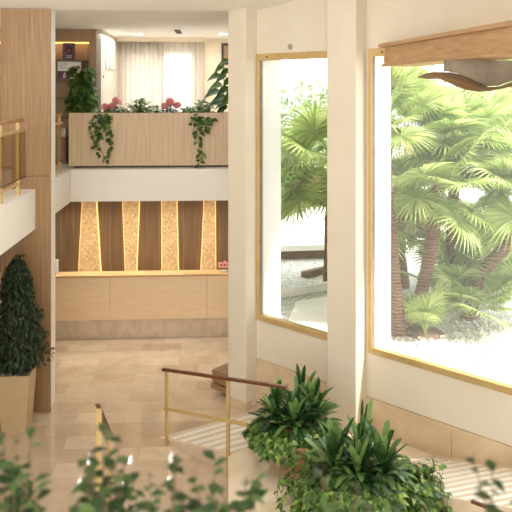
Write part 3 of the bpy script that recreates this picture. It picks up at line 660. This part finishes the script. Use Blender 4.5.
# ------------------------------------------------------------------ wooden beam with wave lamp
ba = math.radians(7.5); E0 = Vector((1.944, 8.0)); bb = Vector((math.sin(ba), -math.cos(ba))); bn = Vector((math.cos(ba), math.sin(ba)))
def BF(s_, r_, z): p = E0+bb*s_+bn*r_; return Vector((p.x, p.y, z))
t = thing('wooden_beam', 'boxed oak beam with ledges hanging across the top of the large window', 'beam', BF(2, .2, 4.8))
MB(BF).box(.0, 4.6, 0, .34, 4.605, 4.80).build('box', M['beam'], t)
MB(BF).box(-.06, 4.6, -.05, .42, 4.80, 4.84).build('top_ledge', M['beam'], t, bevel=.004)
MB(BF).box(-.03, 4.6, -.02, .38, 4.575, 4.603).build('bottom_ledge', M['beam'], t, bevel=.004)
MB(BF).tube([(4.3, .17, 4.84), (4.3, .17, 6.55)], .012, 8).build('hanger', M['gold'], t)
t = thing('wave_lamp', 'wavy brown veneer lamp hanging below the oak beam', 'lamp', BF(2.0, 0, 4.4))
fxs = [0, .1, .2, .3, .4, .5, .6, .7, .8, .9, 1.0, 1.12]
fy = [76.6, 78.4, 78.2, 82, 86.7, 89.7, 91, 90.4, 88.6, 86.5, 84, 81]; by = [76.4, 72.4, 71.8, 72.1, 74, 77.5, 82, 87, 86.5, 83, 79, 75]
def ip(l, f):
    for a in range(len(fxs)-1):
        if f <= fxs[a+1]:
            q = (f-fxs[a])/(fxs[a+1]-fxs[a]); q = q*q*(3-2*q)*.5+q*.5; return l[a]+(l[a+1]-l[a])*q
    return l[-1]
mb = MB(); vs = []; fs = []; n = 60
for i in range(n+1):
    f = 1.12*i/n
    for (l, s_) in ((fy, 2.12), (by, 1.84)):
        vs.append(tuple(BF(s_, (-0.5130+0.9396*f) if s_ > 2 else (-0.3892+0.9869*f), 4.3+(90-ip(l, f))*(0.00857+0.00025*f if s_ > 2 else 0.00901+0.00026*f))))
for i in range(n): fs.append((i*2, i*2+2, i*2+3, i*2+1))
o = mb.add(vs, fs).build('shade', M['lampshade'], t, smooth=True); so = o.modifiers.new('thickness', 'SOLIDIFY'); so.thickness = .008
bp_ = []
for i in range(26):
    f = .27+.80*i/25; bp_.append((-0.3892+0.9869*f, 4.3+(90-ip(by, f))*.0091+.006))
m_ = len(bp_); vs = []
for s_ in (1.80, 1.83): vs += [tuple(BF(s_, a, z)) for a, z in bp_]+[tuple(BF(s_, bp_[-1][0], 4.573)), tuple(BF(s_, bp_[0][0], 4.573))]
k_ = m_+2
MB().add(vs, [tuple(range(k_-1, -1, -1)), tuple(range(k_, 2*k_))]+[(q, (q+1) % k_, k_+(q+1) % k_, k_+q) for q in range(k_)]).build('back_board', M['silver'], t)


# ------------------------------------------------------------------ outside
ZG = .92
g = MB().prism([(.9, 9.76), wxy(-6.25, 7.54), wxy(9, 7.54), wxy(9, 24), (.9, 24)], ZG-.1, ZG).build('gravel_bed', M['gravel'])
tag(g, 'bright white gravel ground outside the windows', 'gravel', kind='stuff')
pb = MB(W)
random.seed(5)
for i in range(2600):
    u = random.uniform(-6.2, -1.5); n_ = 7.56+2.4*random.random()**1.5; r = random.uniform(.012, .026)
    pb.blob((u, n_, ZG+r*.4), r, 5, 4, (1, 1, .8))
tag(pb.build('pebble_scatter', M['pebble']), 'loose white pebbles lying on the gravel near the glass', 'pebbles', kind='stuff')
# paving path and kerb seen through window 1
tag(MB().prism([(.95, 9.75), (1.55, 9.15), (2.15, 11.3), (1.25, 10.9)], ZG, ZG+.03).build('paving_slab', M['paving']), 'pale paving strip just outside the narrow window', 'paving')
tag(MB().prism([(1.0, 11.1), (2.3, 11.75), (2.28, 11.9), (.98, 11.25)], ZG, ZG+.12).build('kerb', M['concrete'], bevel=.01), 'white kerb edging the gravel behind the narrow window', 'kerb')
t = thing('terrace_ledge', 'pale concrete terrace with a brown board front behind the palms', 'terrace', (3, 14, ZG))
MB().prism([(.9, 13.6), (3.6, 13.8), (3.6, 21), (.9, 21)], ZG+.18, ZG+.29).build('slab', M['paving'], t); MB().prism([(.9, 13.68), (3.55, 13.88), (3.55, 20.9), (.9, 20.9)], ZG, ZG+.18).build('front_board', M['brown'], t)
t = thing('wooden_edging', 'dark brown wooden box edging on the gravel beside the palm trunk', 'edging', (1.9, 12.6, ZG))
mb = MB(); mb.prism([(1.55, 12.35), (1.62, 12.3), (2.6, 13.1), (2.53, 13.15)], ZG, ZG+.12); mb.build('board', M['brown'], t)
mb = MB(); mb.prism([(1.55, 12.35), (1.5, 12.42), (2.5, 13.2), (2.55, 13.15)], ZG, ZG+.1); mb.build('inner_board', M['brown'], t)
t = thing('garden_wall', 'hazy white garden wall far behind the terrace', 'wall', (6, 21, ZG))
MB().prism([(.9, 21.2), (22, 21.2), (22, 21.5), (.9, 21.5)], ZG+.29, 3.0).build('wall_body', M['concrete'], t); MB().prism([(.9, 21.1), (22, 21.1), (22, 21.6), (.9, 21.6)], 3.0, 3.1).build('coping', M['paving'], t)
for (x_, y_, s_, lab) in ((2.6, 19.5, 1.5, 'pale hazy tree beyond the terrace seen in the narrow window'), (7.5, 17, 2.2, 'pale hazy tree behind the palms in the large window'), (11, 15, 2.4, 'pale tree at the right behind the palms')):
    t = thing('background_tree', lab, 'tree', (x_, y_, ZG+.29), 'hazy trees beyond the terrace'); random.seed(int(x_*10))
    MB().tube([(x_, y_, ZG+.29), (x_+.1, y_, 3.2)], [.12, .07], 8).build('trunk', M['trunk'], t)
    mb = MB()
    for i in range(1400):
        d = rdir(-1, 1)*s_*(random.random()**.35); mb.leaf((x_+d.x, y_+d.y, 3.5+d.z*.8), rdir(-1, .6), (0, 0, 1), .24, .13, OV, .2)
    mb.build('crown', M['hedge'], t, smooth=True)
t = thing('hedge', 'hazy grey green hedge behind the terrace in the narrow window', 'hedge', (2.2, 18.5, ZG+.29)); random.seed(77)
mb = MB(); sm = MB()
for i in range(2600):
    p = Vector((random.uniform(.95, 3.5), random.uniform(18.2, 18.9), ZG+.32+1.5*random.random()*(.8+.2*math.sin(i)))); mb.leaf(p, rdir(-.4, .8), (0, -.5, 1), .22, .12, OV, .2)
for k in range(6): sm.tube([(1.1+k*.42, 18.55, ZG+.29), (1.15+k*.42, 18.55, ZG+1.4)], [.03, .015], 6)
mb.build('foliage', M['ivy'], t, smooth=True); sm.build('stems', M['bark'], t)
t = thing('wall_floodlight', 'white boxed outdoor light fixed low on the white reveal', 'outdoor light', W(U1+.06, NW+.42, 1.5))
MB(W).box(U1+.012, U1+.06, NW+.30, NW+.40, 1.30, 1.55).build('housing', M['white'], t, bevel=.008); MB(W).box(U1+.06, U1+.064, NW+.315, NW+.385, 1.32, 1.53).build('cover', M['picture'], t)

# ---- fan palms
def frond_mesh(name, nseg, Lr, pet, m, spread=290):
    mb = MB(); mb.tube([(0, 0, 0), (pet*.5, 0, .05*pet), (pet, 0, 0)], [.012, .009, .006], 5)
    for i in range(nseg):
        a = math.radians(-spread/2+spread*i/(nseg-1)); l = Lr*(.78+.22*math.cos(a*.55))*random.uniform(.93, 1.05)
        d = Vector((math.cos(a), math.sin(a), .18))
        p0 = Vector((pet, 0, 0)); s_ = Vector((-math.sin(a), math.cos(a), 0)); vs = []
        prof = ((0, .007), (.38, .019), (.68, .011), (1, .001)); fs = []
        for (f, w_) in prof:
            c = p0+d*l*f+Vector((0, 0, -.28*l*f*f*f)); vs += [tuple(c-s_*w_+Vector((0, 0, .6*w_))), tuple(c), tuple(c+s_*w_+Vector((0, 0, .6*w_)))]
        for q in range(3): b0 = q*3; fs += [(b0, b0+1, b0+4, b0+3), (b0+1, b0+2, b0+5, b0+4)]
        mb.add(vs, fs)
    me = bpy.data.meshes.new(name); me.from_pydata([tuple(v) for v in mb.v], [], mb.f); me.materials.append(m); me.update(); return me
random.seed(9)
FR = [frond_mesh('frond', 36, .5, .5, M['palm']), frond_mesh('frond', 32, .42, .38, M['palm'], 260), frond_mesh('frond', 40, .58, .62, M['palm'], 310)]
FD = frond_mesh('dry_frond', 24, .4, .3, M['palmdry'], 200)
def palm(path, r, nf, lab, sc=1.0, elo=-35, ehi=75, dry=3, seed=1, skip=None):
    random.seed(seed); base = Vector(path[0]); t = thing('fan_palm', lab, 'palm tree', base, 'fan palms outside')
    if r: 
        m_ = len(path); mb = MB(); pts = []
        for i in range(m_-1):
            for j in range(6): pts.append(Vector(path[i]).lerp(Vector(path[i+1]), j/6))
        pts.append(Vector(path[-1])); rads = [r*(1.12 if i % 2 else 1.0)*(1.25-.35*min(1, i/4)) for i in range(len(pts))]
        mb.tube(pts, rads, 12); mb.build('trunk', M['trunk'], t)
    top = Vector(path[-1])-base
    for i in range(nf+dry):
        dr = i >= nf
        az = i*2.39996+random.uniform(-.3, .3); el = math.radians(random.uniform(elo, ehi) if not dr else random.uniform(-75, -40))
        o = bpy.data.objects.new('dry_frond' if dr else 'frond', FD if dr else FR[i % 3]); C.objects.link(o); o.parent = t
        o.location = top+Vector((0, 0, random.uniform(-.1, .08)))
        s_ = sc*random.uniform(.85, 1.15)
        mt = Matrix.Rotation(az, 4, 'Z') @ Matrix.Rotation(-el, 4, 'Y') @ Matrix.Rotation(random.uniform(-.5, .5), 4, 'X')
        o.rotation_euler = mt.to_euler(); o.scale = (s_, s_, s_)
def unp(px, py, d):
    a = (px-256)/690*d; th = math.radians(3.15); return Vector((a*math.cos(th)+d*math.sin(th), -a*math.sin(th)+d*math.cos(th), 4.3-(py-90)/690*d))
def gnd(p): return Vector((p.x, p.y, ZG))
mu_ = MB(); c_ = gnd(unp(424, 331, 9.6)); mu_.lathe([(.30, ZG-.01), (.26, ZG+.02), (.14, ZG+.03), (.0, ZG+.035)], (c_.x, c_.y), 20)
tag(mu_.build('mulch_mound', M['brown'], None, smooth=True), 'low brown soil mound at the foot of the palms on the white gravel', 'soil mound')
palm([gnd(unp(399, 335, 9.5)), unp(393, 250, 9.6), unp(387, 180, 9.7), unp(386, 120, 9.8)], .085, 24, 'fan palm whose thin trunk stands against the white window reveal', 1.0, seed=2)
palm([gnd(unp(414, 330, 9.9)), unp(420, 300, 9.9), unp(430, 255, 9.9), unp(437, 205, 9.9), unp(438, 185, 9.9)], .10, 30, 'fan palm with a thick leaning trunk in the middle of the large window', 1.0, -45, 60, seed=3)
palm([gnd(unp(468, 300, 10.2)), unp(480, 275, 10.1), unp(500, 253, 10.0), unp(525, 225, 9.8), unp(530, 190, 9.8)], .095, 28, 'fan palm with a strongly slanting trunk at the right of the large window', 1.05, -50, 60, seed=4)
palm([gnd(unp(448, 310, 11)), unp(452, 230, 10.8), unp(456, 140, 10.6)], .09, 32, 'tallest fan palm with dry brown fronds at the heart of its crown', 1.25, -35, 65, dry=7, seed=5)
palm([gnd(unp(425, 335, 9.4)), gnd(unp(425, 335, 9.4))+Vector((0, 0, .05))], 0, 9, 'small stemless fan palm sprouting beside the foot of the thick trunk', .62, 25, 80, dry=0, seed=6)
palm([gnd(unp(474, 315, 9.9)), gnd(unp(474, 315, 9.9))+Vector((0, 0, .25))], 0, 13, 'low fan palm growing from the gravel below the slanting trunk', .8, 5, 75, dry=0, seed=7)
palm([gnd(unp(505, 320, 10.4)), gnd(unp(505, 320, 10.4))+Vector((0, 0, .3))], 0, 13, 'low fan palm at the right edge of the large window', .85, 5, 75, dry=0, seed=12)
palm([gnd(unp(328, 300, 12.2)), unp(328, 230, 12.1), unp(331, 158, 12.0)], .07, 34, 'fan palm seen through the narrow window beside the second cream pillar', 1.5, -60, 60, seed=8)
palm([gnd(unp(404, 300, 11.8)), unp(400, 240, 11.7), unp(400, 200, 11.6)], .08, 26, 'fan palm half hidden behind the thin trunk', 1.1, -40, 60, seed=10)
palm([gnd(unp(500, 300, 12.2)), unp(500, 200, 12.1), unp(500, 90, 12.0)], .09, 30, 'tall fan palm far right behind the slanting trunk', 1.35, -45, 60, seed=13)

palm([gnd(unp(452, 318, 10.6)), gnd(unp(452, 318, 10.6))+Vector((0, 0, .3))], 0, 14, 'low fan palm just behind the thick leaning trunk', 1.0, 10, 80, dry=0, seed=15)
palm([gnd(unp(488, 305, 11.6)), gnd(unp(488, 305, 11.6))+Vector((0, 0, .5))], 0, 16, 'bushy fan palm behind the slanting trunk', 1.2, 0, 80, dry=0, seed=16)
palm([gnd(unp(410, 300, 12.4)), gnd(unp(410, 300, 12.4))+Vector((0, 0, .6))], 0, 16, 'bushy fan palm at the back between the two left trunks', 1.2, 0, 80, dry=0, seed=17)
# ------------------------------------------------------------------ near plants at the bottom edge
t = thing('near_planter_box', 'oak planter box along the near balcony edge below the leafy plants', 'planter', (-.1, 1.8, 2.98))
MB().box(-1.0, .9, 1.62, 1.95, 2.4, 3.06).build('box', M['wood_pl'], t)
MB().box(-.97, .87, 1.65, 1.92, 3.06, 3.075).build('soil', M['soil'], t)
near = [(-.60, 1.75, .28, 9, 'out of focus leafy plant in the bottom left corner'),
        (-.50, 1.8, .39, 9, 'blurred leafy plant below the tall tapered pot'),
        (-.37, 1.7, .37, 10, 'blurred leafy plant in front of the brass stair handrail'),
        (-.22, 1.75, .38, 10, 'blurred leafy plant right of the brass stair handrail'),
        (-.10, 1.7, .33, 9, 'blurred leafy plant in front of the ramp wedge'),
        (.03, 1.75, .31, 11, 'blurred leafy plant below the bright polished landing'),
        (.30, 1.70, .27, 4, 'pale blurred sprigs in front of the creeper covered bowl'),
        (.50, 1.72, .25, 4, 'blurred sprig at the foot of the creeper covered bowl beside the striped ramp'),
        (.66, 1.68, .36, 3, 'blurred sprig at the bottom right over the striped ramp')]
for i, (x_, y_, h_, n, lab) in enumerate(near):
    random.seed(40+i); t = thing('leafy_plant', lab, 'plant', (x_, y_, 3.07), 'blurred plants along the near edge')
    mb = MB(); sm = MB()
    for k in range(n):
        bx_ = x_+random.uniform(-.07, .07); by_ = y_+random.uniform(-.08, .08); hh = h_*random.uniform(.55, 1.0)
        ang = random.uniform(0, 2*PI); ln = random.uniform(0, .09)
        pts = [Vector((bx_+ln*f*f*math.cos(ang), by_+ln*f*f*math.sin(ang), 3.07+hh*f)) for f in (0, .35, .7, 1)]
        sm.tube(pts, [.0022, .002, .0016, .001], 5)
        for j in range(9):
            f = .35+.65*(j+random.random()*.6)/9; q = min(2, int(f*3)); pp = pts[q].lerp(pts[q+1], f*3-q if f < 1 else 1)
            mb.leaf(pp, rdir(-.3, .7), (0, -.3, 1), random.uniform(.028, .058), random.uniform(.017, .031), OV, .25)
    mb.build('leaves', M['fore'], t, smooth=True); sm.build('stems', M['redstem'], t)
